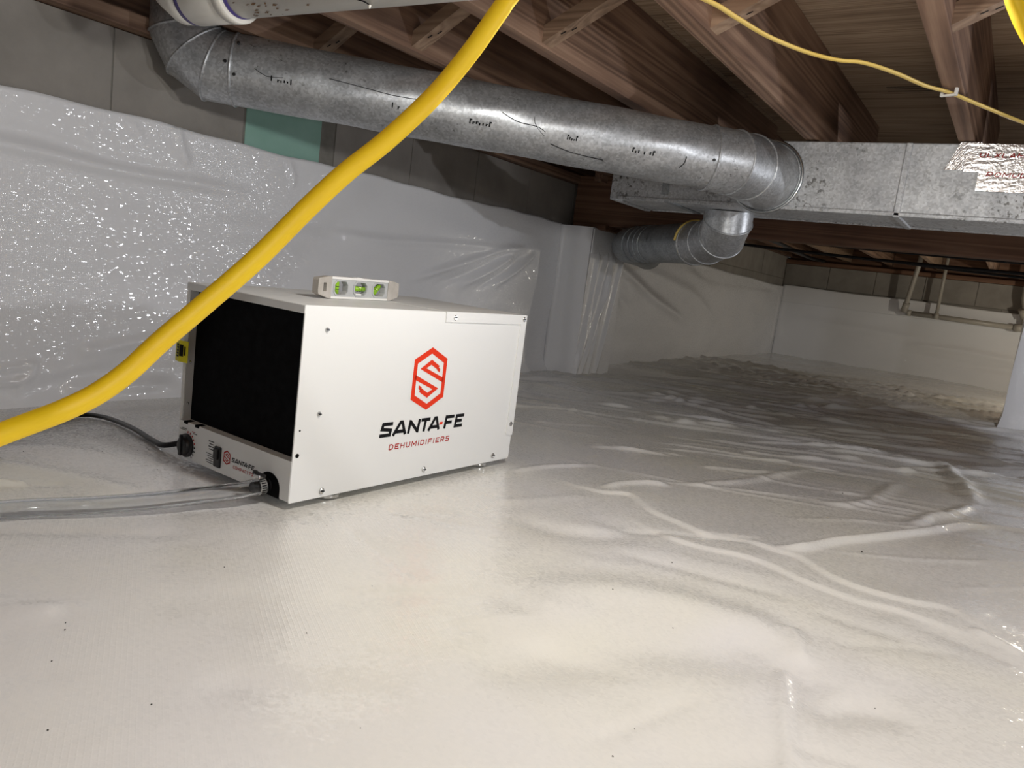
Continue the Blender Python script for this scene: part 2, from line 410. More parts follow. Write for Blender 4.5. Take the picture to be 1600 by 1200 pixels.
def fh(x, y):
    i = np.clip(np.searchsorted(xs, x), 0, nx-1); j = np.clip(np.searchsorted(ys, y), 0, ny-1); return float(Z[i, j])

# ------------------------------------------------------------------ block walls
WX = -1.95; WY = 7.60
def blocks(parent, axis, plane, t0, t1, z0, z1, cuts, depth, mat):
    """one course of blocks; each block a piece of its own with recessed joints"""
    ed = [t0]+sorted(c for c in cuts if t0 < c < t1)+[t1]
    for a, b in zip(ed[:-1], ed[1:]):
        j = random.uniform(-.002, .002); g = .002
        if axis == 'y': box('concrete_block', (plane-depth, a+g, z0+g), (plane+j, b-g, z1), mat, parent, .0025)
        else: box('concrete_block', (a+g, plane+j, z0+g), (b-g, plane+depth, z1), mat, parent, .004)
wl = box('wall_left', (WX-.2, -1.6, -.15), (WX-.004, WY+.2, .862), MAT['mortar'])
tag(wl, 'grey concrete block foundation wall behind the dehumidifier', 'wall', kind='structure')
cuts = [-1.3, -.7, -.1, .46, 1.065]
blocks(wl, 'y', WX, -1.6, 1.452, .658, .864, [-1.14, -.74, -.3, .12, .55, 1.065], .05, MAT['block'])
blocks(wl, 'y', WX, 1.80, WY, .658, .864, [2.176, 2.58, 2.98, 3.39, 3.8, 4.2, 4.6, 5.0, 5.4, 5.62, 6.02, 6.42, 6.82, 7.22], .05, MAT['block'])
blocks(wl, 'y', WX, 3.67, WY, .455, .655, [3.9, 4.3, 4.7, 5.1, 5.5, 5.9, 6.3, 6.7, 7.1], .05, MAT['block'])
fo = box('foam_board', (WX-.04, 1.458, .60), (WX-.002, 1.742, .862), MAT['foam'], wl, .003); fo['label'] = 'pale green foam board filling a vent opening'
wb = box('wall_back', (WX-.2, WY+.006, -.15), (2.6, WY+.2, .80), MAT['mortar'])
tag(wb, 'grey concrete block foundation wall at the far end', 'wall', kind='structure')
blocks(wb, 'x', WY, WX, 2.6, .60, .802, [-1.55, -1.15, -.75, -.35, -.155+.2, .44, .84, 1.24, 1.64, 2.04], .05, MAT['block'])
blocks(wb, 'x', WY, WX, 2.6, .395, .595, [-1.75, -1.35, -.95, -.55, -.15, .25, .65, 1.05, 1.45, 1.85, 2.25], .05, MAT['block'])

# ------------------------------------------------------------------ wall liners
def sheet(name, label, u0, u1, z0, ztop, to3, folds, nu, nv, seed, amp=.004, mat='wall', wave=None):
    us = np.linspace(u0, u1, nu); vs_ = np.linspace(0, 1, nv)
    U, Vv = np.meshgrid(us, vs_, indexing='ij')
    top = np.array([ztop(x) for x in us])[:, None]
    ZZ = z0+(top-z0)*Vv
    D = amp*vnoise(U*2.2+seed, ZZ*5+seed, seed)+amp*.5*vnoise(U*5+seed, ZZ*11, seed+1)
    if wave is not None: D = D+wave(U, ZZ)
    for pts, a, wd in folds: ridge(U, ZZ, D, pts, a, wd)
    D = np.maximum(D, -.006)
    n_, m_ = U.shape; V = []
    for i in range(n_):
        for j in range(m_): V.append(to3(U[i, j], ZZ[i, j], .014+D[i, j]))
    F = [(i*m_+j, (i+1)*m_+j, (i+1)*m_+j+1, i*m_+j+1) for i in range(n_-1) for j in range(m_-1)]
    me = bpy.data.meshes.new(name); me.from_pydata(V, [], F); me.update()
    o = link(name, me, MAT[mat], smooth=True)
    md = o.modifiers.new('thickness', 'SOLIDIFY'); md.thickness = .0015; md.offset = 0
    return tag(o, label, 'plastic sheet')
LW = [([(.6, .545), (.821, .539), (.923, .535), (1.035, .53), (1.283, .53), (1.496, .526)], .011, .014),
      ([(.6, .58), (.82, .575), (.922, .57), (1.094, .547), (1.297, .545)], -.007, .016),
      ([(1.225, .662), (1.232, .653), (1.249, .607), (1.273, .567)], .009, .012),
      ([(2.204, .316), (2.498, .402), (2.809, .489), (3.001, .507)], .014, .014),
      ([(2.515, .31), (2.736, .399), (2.905, .487)], .013, .014),
      ([(2.753, .317), (2.976, .439), (3.066, .496)], .013, .013),
      ([(2.35, .30), (2.6, .385), (2.85, .485)], -.008, .014), ([(2.62, .30), (2.85, .41), (2.98, .49)], -.008, .014),
      ([(1.77, .455), (2.053, .453), (2.318, .471), (3.001, .507)], .008, .014),
      ([(.75, .03), (.834, .032), (.881, .039), (.912, .05)], .012, .008), ([(.75, 0), (.835, .001), (.871, .008), (.913, .044)], .014, .009),
      ([(.996, .066), (1.087, .083), (1.24, .109)], .010, .013), ([(.959, -.018), (1.06, -.02), (1.277, -.022)], .016, .018),
      ([(.846, -.04), (.897, .009), (.998, .035), (1.12, .064)], .010, .022), ([(1.3, .42), (1.7, .43), (2.2, .40)], .005, .03),
      ([(.6, .30), (1.0, .31), (1.6, .33)], .005, .04), ([(1.1, .655), (1.14, .61)], .006, .008), ([(1.6, .655), (1.63, .60), (1.62, .57)], .006, .008)]
def top_left(y): return .664+.003*math.sin(y*7)+.002*math.sin(y*23)
sheet('vapor_barrier_sheet', 'long white plastic sheet hung on the left wall behind the dehumidifier', -1.4, 3.2885, -.085, top_left,
      lambda a, z, d: (WX+d+(.035*math.exp(-((z+.085)/.05)**2)), a, z), LW, 520, 90, 11,
      wave=lambda U, Q: .006*np.sin(Q*9+U*1.3)+.004*np.exp(-((Q-.40)/.05)**2))
W2 = [([(3.75, .60), (4.0, .50), (4.6, .33), (5.2, .20)], .015, .03), ([(3.72, .57), (3.9, .42), (4.2, .25)], -.010, .03), ([(3.75, .62), (4.3, .52), (5.2, .40), (5.8, .22)], .010, .04),
      ([(5.0, .59), (5.6, .55), (6.4, .55), (7.4, .53)], -.012, .025), ([(3.7, .3), (3.75, .15), (3.8, 0)], .01, .02), ([(7.5, .5), (7.47, .3), (7.5, 0)], .012, .02)]
sheet('vapor_barrier_sheet', 'draped white plastic sheet on the left wall between the pilaster and far corner', 3.675, WY-.016, -.09, lambda y: .637-.055*(y-3.67)/3.9+.003*math.sin(y*6),
      lambda a, z, d: (WX+d, a, z), W2, 240, 60, 21, .006)
BK = [([(-1.85, .30), (-1.2, .28), (-.6, .26)], .01, .04), ([(-1.9, .55), (-1.92, .3), (-1.88, 0)], .01, .02), ([(-.8, .20), (-.4, .21), (.2, .18)], .012, .03), ([(-.9, .12), (-.3, .10), (.3, .11)], -.01, .03)]
sheet('vapor_barrier_sheet', 'white plastic sheet covering the lower part of the far wall', WX+.001, 2.5, -.09, lambda x: .455+.004*math.sin(x*5),
      lambda a, z, d: (a, WY-d, z), BK, 200, 50, 31, .005)
sheet('vapor_barrier_sheet', 'white plastic strip lapped along the top of the far wall sheet', WX+.012, 2.5, .44, lambda x: .596-.018*(x+1.85)/1.7+.004*math.sin(x*6),
      lambda a, z, d: (a, WY-.016-d, z), [], 160, 16, 41, .003)
# pilaster wrapped in the same plastic
pl = thing('pilaster', 'white plastic wrapped block pilaster standing against the left wall', 'pilaster', (WX+.094, 3.48, -.08))
box('block_core', (WX+.002, 3.305, -.10), (-1.775, 3.655, .65), MAT['block'], pl, .004, world=True)
PX, PY0, PY1 = -1.762, 3.29, 3.67
def wrap(nv=60):
    path = []
    for i in range(26): path.append((WX+.001+(PX-WX-.001)*i/25, PY0, 0, i/25))
    for i in range(61): path.append((PX, PY0+(PY1-PY0)*i/60, 1, i/60))
    for i in range(1, 12): path.append((PX-(PX-WX-.02)*i/11, PY1, 2, i/11))
    V = []
    for (x, y, s_, t) in path:
        for j in range(nv+1):
            z = -.10+(.657-.004*(s_ == 1)*t*3+.10)*j/nv
            k = 0
            if s_ == 1 and 0 < t < 1:
                q = .60-z
                k = .016*math.exp(-((t-.22+.55*q*q)/.045)**2)+.019*math.exp(-((t-.52+.75*q)/.05)**2)+.019*math.exp(-((t-.74+.85*q)/.05)**2)+.018*math.exp(-((t-.96+.55*q)/.045)**2)+.012*math.exp(-((t-.62+.35*q)/.03)**2)
                k *= min(1, max(0, (.56-z)/.05))*min(1, (z+.2)/.3)
            if s_ == 0: k = .004*math.sin(t*9+z*3)+.006*math.exp(-((t-.12)/.05)**2)
            V.append((x+(k if s_ == 1 else 0), y-(k if s_ == 0 else 0), z))
    n = len(path); m = nv+1
    F = [(i*m+j, (i+1)*m+j, (i+1)*m+j+1, i*m+j+1) for i in range(n-1) for j in range(nv)]
    o = mk('plastic_wrap', V, F, MAT['wall'], pl, True, True)
    md = o.modifiers.new('edge', 'EDGE_SPLIT'); md.split_angle = math.radians(50)
wrap()
o = box('overlap_flap', (PX-.002, PY0+.01, .535), (PX+.004, PY1, .652), MAT['wall'], pl, .001, world=True)
box('wood_shim', (WX+.05, 3.33, .65), (-1.72, 3.62, .676), MAT['wood_x'], pl, .003, world=True)

# pier at the right edge
pr_ = thing('pier', 'white plastic wrapped square pier at the right edge of the photo', 'pier', (.24, 4.74, -.06))
def pier():
    a0, a1, b0, b1 = .016, .44, 4.53, 4.95; V = []; nz = 40; path = []
    for i in range(21): path.append((a0, b1-(b1-b0)*i/20, 'x', i/20))
    for i in range(1, 21): path.append((a0+(a1-a0)*i/20, b0, 'y', i/20))
    for i in range(1, 11): path.append((a1, b0+(b1-b0)*i/10, 'x2', i/10))
    for (x, y, s_, t) in path:
        for j in range(nz+1):
            z = -.11+.972*j/nz; k = .006*math.sin(t*7+z*6)+.018*math.exp(-((z+.08)/.06)**2)
            dx = -k if s_ == 'x' else 0; dy = -k if s_ == 'y' else 0
            V.append((x+dx, y+dy, z))
    m = nz+1; n = len(path)
    F = [(i*m+j, (i+1)*m+j, (i+1)*m+j+1, i*m+j+1) for i in range(n-1) for j in range(nz)]
    mk('plastic_wrap', V, F, MAT['wall'], pr_, True, True).modifiers.new('edge', 'EDGE_SPLIT').split_angle = math.radians(50)
    box('block_core', (a0+.012, b0+.012, -.08), (a1-.012, b1-.012, .86), MAT['block'], pr_, .004, world=True)
pier()

# ------------------------------------------------------------------ ceiling, joists, girder
JB, JT = .905, 1.139
ce = box('ceiling', (-2.2, -1.6, JT+.018), (2.6, 7.9, JT+.05), MAT['wood_x'])
tag(ce, 'brown plywood subfloor above the floor joists', 'ceiling', kind='structure')
yy = -1.6; row = 0
while yy < 7.8:
    xx = -2.2-(1.22 if row % 2 else 0)
    while xx < 2.6:
        a, b = max(xx, -2.2), min(xx+2.44, 2.6)
        if b-a > .05: box('plywood_panel', (a+.0015, yy+.0015, JT+.001), (b-.0015, min(yy+1.22, 7.9)-.0015, JT+.018), MAT['ply'], ce, .001)
        xx += 2.44
    yy += 1.22; row += 1
# faint ink stamps on the panels
for (x0, y0, wd, nb) in ((-.50, 2.78, .20, 2), (-.06, 2.95, .12, 1)):
    V, F = [], []
    segs = [(0, 0, wd, .006), (0, .05, wd, .006), (wd-.02, 0, .012, .056), (0, .022, wd*.7, .005)] if nb == 2 else [(0, .01, .05, .008), (.06, .0, .01, .05), (.085, .01, .035, .008)]
    for (a, b, c, d) in segs:
        k = len(V); V += [(x0+a, y0+b, JT), (x0+a+c, y0+b, JT), (x0+a+c, y0+b+d, JT), (x0+a, y0+b+d, JT)]; F.append((k, k+1, k+2, k+3))
    mk('ink_stamp', V, F, MAT['lintel'], ce)
JX = [-1.757, -1.395, -1.036, -.640, -.232, .175, .58, .985, 1.39, 1.8, 2.2]
jl = ['hidden mostly by the white pipe, nearest the left wall', 'second from the left wall', 'third from the left wall', 'wide brown one running above the round elbow to the trunk duct', 'knotty one with wavy grain and a white cable staple']
for i, x in enumerate(JX):
    th = .040
    o = box('floor_joist', (0, -1.5, 0), (th, 3.36, JT-JB), MAT['wood_y'], None, .002); o.location = (x, 0, JB)
    lab = 'brown floor joist, '+jl[i] if i < 5 else 'brown floor joist, '+['first', 'second', 'third', 'fourth', 'fifth', 'sixth'][i-5]+' to the right of the stapled knotty joist'
    tag(o, lab, 'joist', 'floor joists' if i < 5 else 'floor joists beyond the right edge')
RB = .872
for i, x in enumerate([q-.0415 for q in JX[:9]]):
    o = box('rear_joist', (0, 3.30, 0), (.040, WY+.1, JT-RB), MAT['wood_b'] if i % 2 else MAT['wood_y'], None, .002); o.location = (x, 0, RB)
    tag(o, 'floor joist end seen below the girder over the far bay, '+['first', 'second', 'third', 'fourth', 'fifth', 'sixth', 'seventh', 'eighth', 'ninth'][i]+' from the left wall', 'joist', 'joists over the far bay')
g = thing('girder_beam', 'dark reddish wooden girder running behind the rectangular trunk duct', 'beam', (0, 3.41, .672))
for k, (a, b) in enumerate(((3.362, 3.409), (3.411, 3.456))):
    box('plank', (WX+.03, a, .672+.001*k), (2.5, b, .903), MAT['wood_x'], g, .003, world=True)
o = box('sill_plate', (0, -1.5, 0), (.14, WY, .038), MAT['wood_y'], None, .003); o.location = (WX-.10, 0, .866); tag(o, 'wooden sill plate on top of the left block wall', 'sill plate')
o = box('rim_board', (0, -1.5, 0), (.04, WY, .23), MAT['wood_y'], None, .003); o.location = (WX-.05, 0, .905); tag(o, 'wooden rim board standing on the left sill plate', 'rim board')
o = box('sill_plate', (WX, 0, 0), (2.5, .14, .038), MAT['wood_x'], None, .003); o.location = (0, WY-.02, .804); tag(o, 'wooden sill plate on top of the far block wall', 'sill plate')
o = box('rim_board', (WX, 0, 0), (2.5, .04, .29), MAT['wood_x'], None, .003); o.location = (0, WY+.10, .843); tag(o, 'dark rim board on the far sill plate behind the joist ends', 'rim board')
# diagonal bridging
for i in range(5):
    xa, xb = JX[i]+.040, JX[i+1]; y0 = [1.50, 1.49, 1.52, 1.50, 1.56][i]
    if i == 0: lab = 'diagonal wooden brace between the first two joists, above the round duct'
    else: lab = 'diagonal wooden brace between '+['', 'the second and third', 'the third and fourth', 'the fourth and the stapled', 'the stapled and the next'][i]+' joists'
    b = thing('bridging_brace', lab, 'brace', (xa, y0, .93), 0, 'diagonal braces between the joists')
    za, zb = .912, 1.125; w_, d_ = .042, .030
    n_ = Vector((-(zb-za), 0, xb-xa)).normalized()*d_
    V = []
    for y in (y0-w_/2, y0+w_/2):
        V += [(xa, y, za), (xb, y, zb-d_), (xb, y, zb), (xa, y, za+d_*1.25)]
    mk('strut', V, [(0, 1, 2, 3), (7, 6, 5, 4), (0, 4, 5, 1), (1, 5, 6, 2), (2, 6, 7, 3), (3, 7, 4, 0)], MAT['wood_b'], b, world=True)
    dx = (xb-xa); s_ = (zb-d_-za)/dx
    for q in range(3 if i == 4 else 2):
        t = .045+.02*q; yq = y0-.008+.011*q
        me_ = [(xa+t-.005, yq-.003, za+s_*(t-.005)-.0008), (xa+t+.006, yq-.001, za+s_*(t+.006)-.0008), (xa+t+.005, yq+.003, za+s_*(t+.005)-.0008), (xa+t-.006, yq+.001, za+s_*(t-.006)-.0008)]
        mk('nail_slot', me_, [(0, 1, 2, 3)], MAT['ink'], b, world=True)

# ------------------------------------------------------------------ rectangular trunk duct
TY0, TY1, TZ0, TZ1 = 2.45, 2.74, .697, .899
tr = thing('trunk_duct', 'large rectangular galvanised trunk duct hung under the joists', 'duct', (-.1, 2.6, TZ0))
def sect(a, b):
    box('duct_section', (a, TY0, TZ0), (b, TY1, TZ1), MAT['galv2'], tr, .004, world=True)
sect(-1.255, -.352); sect(-.348, .80); sect(.804, 2.3)
for x in (-.35, .802):
    box('drive_cleat', (x-.009, TY0-.004, TZ0-.006), (x+.009, TY1+.004, TZ1), MAT['galv2'], tr, .003, world=True)
ecap = box('end_cap', (-1.262, TY0-.006, TZ0-.006), (-1.235, TY1+.006, TZ1), MAT['galv2'], tr, .004, world=True)
box('stiffener_rib', (-1.075, TY0-.003, TZ0+.02), (-1.05, TY0+.002, TZ1), MAT['galvd'], tr, .002, world=True)
box('bottom_flange', (-1.23, TY0-.004, TZ0-.003), (2.3, TY0+.012, TZ0+.010), MAT['galv2'], tr, .003, world=True)
box('bottom_flange', (-1.23, TY1-.010, TZ0-.004), (2.3, TY1+.006, TZ0+.010), MAT['galv2'], tr, .003, world=True)
box('hanger_strap', (-1.06, TY0-.004, TZ0-.004), (-1.035, TY1, TZ0), MAT['galvd'], tr, .001, world=True)
# crumpled foil tape on the front face
def foil(x0, x1, z0, z1, off, name='foil_tape', skew=0):
    n, m = 22, 10; V = []
    for i in range(n+1):
        for j in range(m+1):
            x = x0+(x1-x0)*i/n+skew*j/m; z = z0+(z1-z0)*j/m
            d = .0006*math.sin(i*1.9+j*.7)*math.sin(j*1.3+i*.4)+.0004*random.random()
            V.append((x, TY0-off-abs(d), z))
    F = [(i*(m+1)+j, (i+1)*(m+1)+j, (i+1)*(m+1)+j+1, i*(m+1)+j+1) for i in range(n) for j in range(m)]
    o = mk(name, V, F, MAT['foil'], tr, world=True)
    o.modifiers.new('thickness', 'SOLIDIFY').thickness = .0008
    return o
t1 = foil(-.252, -.20, .827, .902, .004, skew=.028); t2 = foil(-.205, .16, .823, .898, .006); t3 = foil(-.168, .18, .773, .838, .009)

# ------------------------------------------------------------------ round duct with two elbows
RD = .087
rd = thing('round_duct', 'round galvanised duct crossing below the joists with segmented elbows at both ends', 'duct', (-1.3, 1.7, .70))
A = Vector((-1.775, 1.289, .820)); B = Vector((-.812, 2.135, .785)); dd = (B-A).normalized()
def gores(pts, rads, names, mat, parent, n=40, beads=()):
    R = rings(pts, rads, n)
    for i, nm in enumerate(names):
        if nm: skin(nm, [R[i], R[i+1]], mat, parent, caps=False)
    for i in beads: bead('seam_bead', R[i], .0034, mat, parent)
    return R
# main pipe with slight dents
n = 120; P = [A+(B-A)*i/n for i in range(n+1)]
R = rings(P, RD, 48)
for i in range(n+1):
    for k in range(48):
        v = R[i][k]; c = P[i]
        d = .0016*math.sin(i*.21+k*.35)*math.sin(k*.61+i*.07)
        R[i][k] = c+(v-c)*(1+d/RD)
skin('pipe', R, MAT['galv'], rd, caps=False)
# upper left elbow climbing to the floor
C0 = A; up = Vector((0, 0, 1)); back = -dd
Rb = .100; k0 = A+back*.028; pts = [A]
for an in (15, 45, 75):
    a = math.radians(an); q = Rb/math.cos(math.radians(15)); pts.append(k0+back*(q*math.sin(a))+up*(Rb-q*math.cos(a)))
pts.append(k0+back*Rb+up*(Rb+.18))
Rl = gores(pts, [RD+.001, RD, RD, RD, RD], ['elbow_gore', 'elbow_gore', 'elbow_gore', 'riser_pipe'], MAT['galv'], rd, 48, beads=(0, 1, 2, 3))
# right elbow turning into the trunk
E1 = B+dd*.055
pts = [B, B+dd*.07, Vector((-.742, 2.265, .786)), Vector((-.735, 2.36, .788)), Vector((-.735, 2.449, .790))]
Rr = gores(pts, [RD+.002, RD+.002, .093, .099, .101], ['elbow_collar', 'elbow_gore', 'elbow_gore', 'takeoff_collar'], MAT['galv'], rd, beads=(0, 1, 2, 4))
ax = Vector((-.735, 2.447, .79))
bead('takeoff_flange', [ax+Vector((math.cos(t*math.pi/24)*.108, 0, math.sin(t*math.pi/24)*.108)) for t in range(48)], .005, MAT['seam'], rd)
# screws on the joints
nrm_out = Vector((.5, -.62, -.55))
for (c, ang) in ((A+dd*.012, .3), (A+dd*.015, -.6), (A-dd*.01, .0), (B-dd*.015, .2)):
    side = dd.cross(Vector((0, 0, 1))).normalized(); nn = (side*math.cos(ang)-Vector((0, 0, 1))*math.sin(ang))
    p = c+nn*(RD+.001)
    tube('screw', [p, p+nn*.004], .004, MAT['steeld'], rd, 8, 0)

# ------------------------------------------------------------------ branch duct below the trunk
bd = thing('branch_duct', 'dark round branch duct dropping from the trunk and running behind the pilaster', 'duct', (-1.1, 2.9, .6))
pts = [Vector((-.905, 2.66, .703)), Vector((-.906, 2.664, .668)), Vector((-.945, 2.735, .622)), Vector((-1.02, 2.815, .602)), Vector((-1.09, 2.88, .597))]
Rq = gores(pts, [.083, .083, .083, .082, .082], ['takeoff_collar', 'elbow_gore', 'elbow_gore', 'elbow_gore'], MAT['galv'], bd, 36, beads=(1, 2, 3, 4))
P = catmull([(-1.08, 2.87, .597), (-1.22, 3.0, .597), (-1.40, 3.17, .596), (-1.53, 3.29, .594), (-1.63, 3.43, .592), (-1.68, 3.70, .588), (-1.78, 4.0, .585)], 16)
R = rings(P, [.080+(.0018*math.sin(i*2.1) if i > 24 else 0) for i in range(len(P))], 36)
skin('pipe', R, MAT['galvd'], bd, caps=False)
bead('clamp_band', R[2], .006, MAT['galvd'], bd)
for i in (30, 34, 39, 45): bead('rib', R[i], .003, MAT['galvd'], bd)
c4 = P[2]; want = Vector((.1, -.75, .65)).normalized()
ks = sorted(range(36), key=lambda k: -(Vector(R[2][k])-c4).normalized().dot(want))[0]
tube('yellow_tape', [c4+(Vector(R[2][(ks+k) % 36])-c4)*1.07 for k in range(-5, 6)], .0055, MAT['romex'], bd, 8, 0)

# ------------------------------------------------------------------ white drain pipe at the top
pv = thing('drain_pipe', 'white plastic drain pipe with purple primed couplings under the joists at the top', 'pipe', (-1.0, .96, .81))
pa, pb = Vector((-1.80, .925, .848)), Vector((.9, 1.085, .868)); pd = (pb-pa).normalized()
def at_x(x): return pa+pd*((x-pa.x)/pd.x)
tube('pipe', [at_x(-1.45), pb], .0445, MAT['pvc'], pv, 32, 0)
e0 = at_x(-1.44); skin('elbow', rings([e0, e0+Vector((-.03, 0, .002)), e0+Vector((-.062, 0, .020)), e0+Vector((-.080, 0, .052)), e0+Vector((-.082, 0, .09))], .050, 32), MAT['pvc'], pv)
tube('riser', [e0+Vector((-.082, 0, .085)), e0+Vector((-.082, 0, .27))], .0445, MAT['pvc'], pv, 32, 0)
def sleeve(name, x0, x1, rad, mat):
    q = at_x(x0); e = at_x(x1); return skin(name, rings([q, q+(e-q)*.04, e-(e-q)*.04, e], [rad-.003, rad, rad, rad-.003], 32), mat, pv)
sleeve('coupling', -1.445, -1.325, .0515, MAT['pvc']); sleeve('primer_stain', -1.328, -1.312, .0452, MAT['primer'])
sleeve('primer_stain', -1.452, -1.438, .0508, MAT['primer']); sleeve('coupling_rim', -1.345, -1.322, .0535, MAT['pvc'])
for k in range(26):
    x = random.gauss(-1.22, .045); an = random.gauss(-1.15, .35); c = at_x(x)
    nn = Vector((0, math.sin(an)*.0+(-math.cos(an)), math.sin(an))); nn = (nn-pd*nn.dot(pd)).normalized(); tt = pd; bb = nn.cross(tt); q = c+nn*.0449; sx, sy = random.uniform(.002, .008), random.uniform(.001, .0025)
    mk('grime_spot', [q-tt*sx-bb*sy*.5, q+bb*sy, q+tt*sx+bb*sy*.3, q-bb*sy], [(0, 1, 2, 3)], MAT['grime'], pv, world=True)
c = at_x(-1.005)
tube('crack_line', [c+Vector((-.012, -.030, -.033)), c+Vector((-.004, -.022, -.0390)), c+Vector((.008, -.016, -.0418)), c+Vector((.012, -.008, -.0440))], .0012, MAT['ink'], pv, 6, 3)
tube('drip', [c+Vector((.012, -.006, -.0445)), c+Vector((.012, -.006, -.050))], [.003, .001], MAT['pvc'], pv, 8, 0)

# ------------------------------------------------------------------ yellow cords
yc = [(.35, 1.0, .40), (.20, .90, .46), (.09, .82, .53), (.02, .768, .582), (-.015, .748, .614), (-.036, .737, .640), (-.048, .734, .660), (-.064, .727, .69), (-.13, .70, .78), (-.25, .63, .80), (-.34, .575, .72), (-.386, .537, .633), (-.395, .527, .610), (-.407, .514, .578), (-.419, .501, .550), (-.425, .481, .524), (-.438, .455, .491), (-.451, .430, .463), (-.462, .405, .432), (-.479, .375, .389), (-.495, .346, .353), (-.508, .321, .323), (-.513, .301, .301), (-.519, .283, .285), (-.525, .265, .274), (-.537, .250, .264), (-.547, .235, .255), (-.565, .20, .235), (-.62, .08, .15), (-.66, -.08, .04), (-.67, -.3, .012)]
o = tube('extension_cord', yc, .0077, MAT['yellow'], None, 16, 8)
tag(o, 'thick bright yellow extension cord hanging across the foreground', 'cord')
rx = [(-.66, 1.05, .898), (-.60, 1.17, .897), (-.532, 1.295, .892), (-.511, 1.367, .890), (-.484, 1.474, .890), (-.436, 1.569, .888), (-.389, 1.628, .888), (-.346, 1.651, .888), (-.299, 1.734, .890), (-.257, 1.841, .893), (-.217, 1.915, .897), (-.164, 2.005, .893), (-.080, 2.161, .890), (.02, 2.30, .885), (.18, 2.42, .890)]
o = tube('electrical_cable', rx, .0062, MAT['romex'], None, 12, 8, flat=.55)
tag(o, 'thin flat yellow electrical cable stapled under the joists', 'cable')
st = thing('cable_staple', 'small white cable staple on the knotty joist', 'staple', (-.217, 1.915, .90))
box('bridge', (-.017, -.004, -.011), (.017, .004, -.007), MAT['staple'], st, .001)
for s_ in (-1, 1): box('leg', (s_*.0145-.0025, -.004, -.010), (s_*.0145+.0025, .004, .006), MAT['staple'], st, .0008)
st.rotation_euler = (0, 0, -.35)

# ------------------------------------------------------------------ far bay pipes and cables
dp = thing('drain_pipe', 'grey plastic drain pipes joined along the far wall sheet', 'pipe', (-.4, 7.5, .46))
for nm, pts, rad in (('slanted_pipe', [(-.80, 7.40, 1.13), (-.80, 7.40, .93), (-.85, 7.46, .55), (-.86, 7.48, .49)], .020), ('slanted_pipe_fitting', [(-.845, 7.455, .56), (-.86, 7.48, .485)], .028),
                     ('slender_riser', [(-.605, 7.47, 1.13), (-.605, 7.47, .46)], .014), ('riser_fitting', [(-.605, 7.47, .505), (-.605, 7.47, .455)], .019),
                     ('horizontal_pipe', [(-.84, 7.50, .478), (.04, 7.50, .462)], .021), ('pipe_coupling', [(-.84, 7.5, .478), (-.80, 7.5, .477)], .027), ('pipe_coupling', [(-.04, 7.5, .464), (.03, 7.5, .462)], .032),
                     ('thick_riser', [(-.005, 7.44, 1.13), (.0, 7.46, .70), (.03, 7.49, .57), (.045, 7.5, .46)], .030), ('riser_fitting', [(-.002, 7.45, .62), (.03, 7.48, .55)], .038)):
    tube(nm, pts, rad, MAT['pipegrey'], dp, 16, 0)
for k, (z0, sag, yb, lab) in enumerate(((.735, .012, 4.25, 'upper black cable slung across the far bay under the joists'), (.712, .02, 4.3, 'lower black cable slung across the far bay'), (.70, .012, 4.5, 'short black cable drooping at the right of the far bay'))):
    xs_ = (-1.45, 1.2) if k < 2 else (-.55, 1.2)
    P = [(xs_[0]+(xs_[1]-xs_[0])*t/8, yb+.03*math.sin(t), z0+.02*(k == 0)*(1-t/8)-sag*math.sin(math.pi*t/8)-.01*k*t/8) for t in range(9)]
    o = tube('black_cable', P, [.009, .008, .007][k], MAT['cableblk'], None, 10, 4); tag(o, lab, 'cable', 'black cables in the far bay')
o = tube('black_cable', [(-1.30, 4.2, .775), (-1.36, 4.9, .79), (-1.5, 5.9, .82), (-1.62, 7.0, .84), (-1.60, 7.55, .85)], .014, MAT['cableblk'], None, 10, 5); tag(o, 'black cable running along the joists toward the far corner', 'cable', 'black cables in the far bay')

# ------------------------------------------------------------------ dehumidifier
BW, BL, BH = .3086, .5677, .305
dh = thing('dehumidifier', 'white box dehumidifier with black filter front and red logo on its side', 'dehumidifier', (-.8706, .7758, .0125), -.04181)
EN = MAT['enamel']
# strokes -> thin raised lettering
def stroke(poly, wd):
    """mitred outline quads of an open polyline in 2-D"""
    P = [np.array(p, float) for p in poly]; L, Rr_ = [], []
    for i in range(len(P)):
        d0 = P[i]-P[i-1] if i else P[1]-P[0]; d1 = P[i+1]-P[i] if i < len(P)-1 else P[-1]-P[-2]
        d0 = d0/np.linalg.norm(d0); d1 = d1/np.linalg.norm(d1)
        n0 = np.array([-d0[1], d0[0]]); n1 = np.array([-d1[1], d1[0]]); m = n0+n1; ln = np.linalg.norm(m); m = m/ln if ln > .3 else n1
        k = min(1/max(m@n1, .25), 1.9); L.append(P[i]+m*k*wd/2); Rr_.append(P[i]-m*k*wd/2)
    return [(L[i], L[i+1], Rr_[i+1], Rr_[i]) for i in range(len(P)-1)]
def decal(name, quads, place, mat, parent, th=.0004):
    V, F = [], []
    for q in quads:
        n = len(q); k = len(V)
        V += [place(p[0], p[1], th) for p in q]
        F.append(tuple(range(k, k+n)))
    me = bpy.data.meshes.new(name); me.from_pydata(V, [], F); me.update()
    return link(name, me, mat, parent)
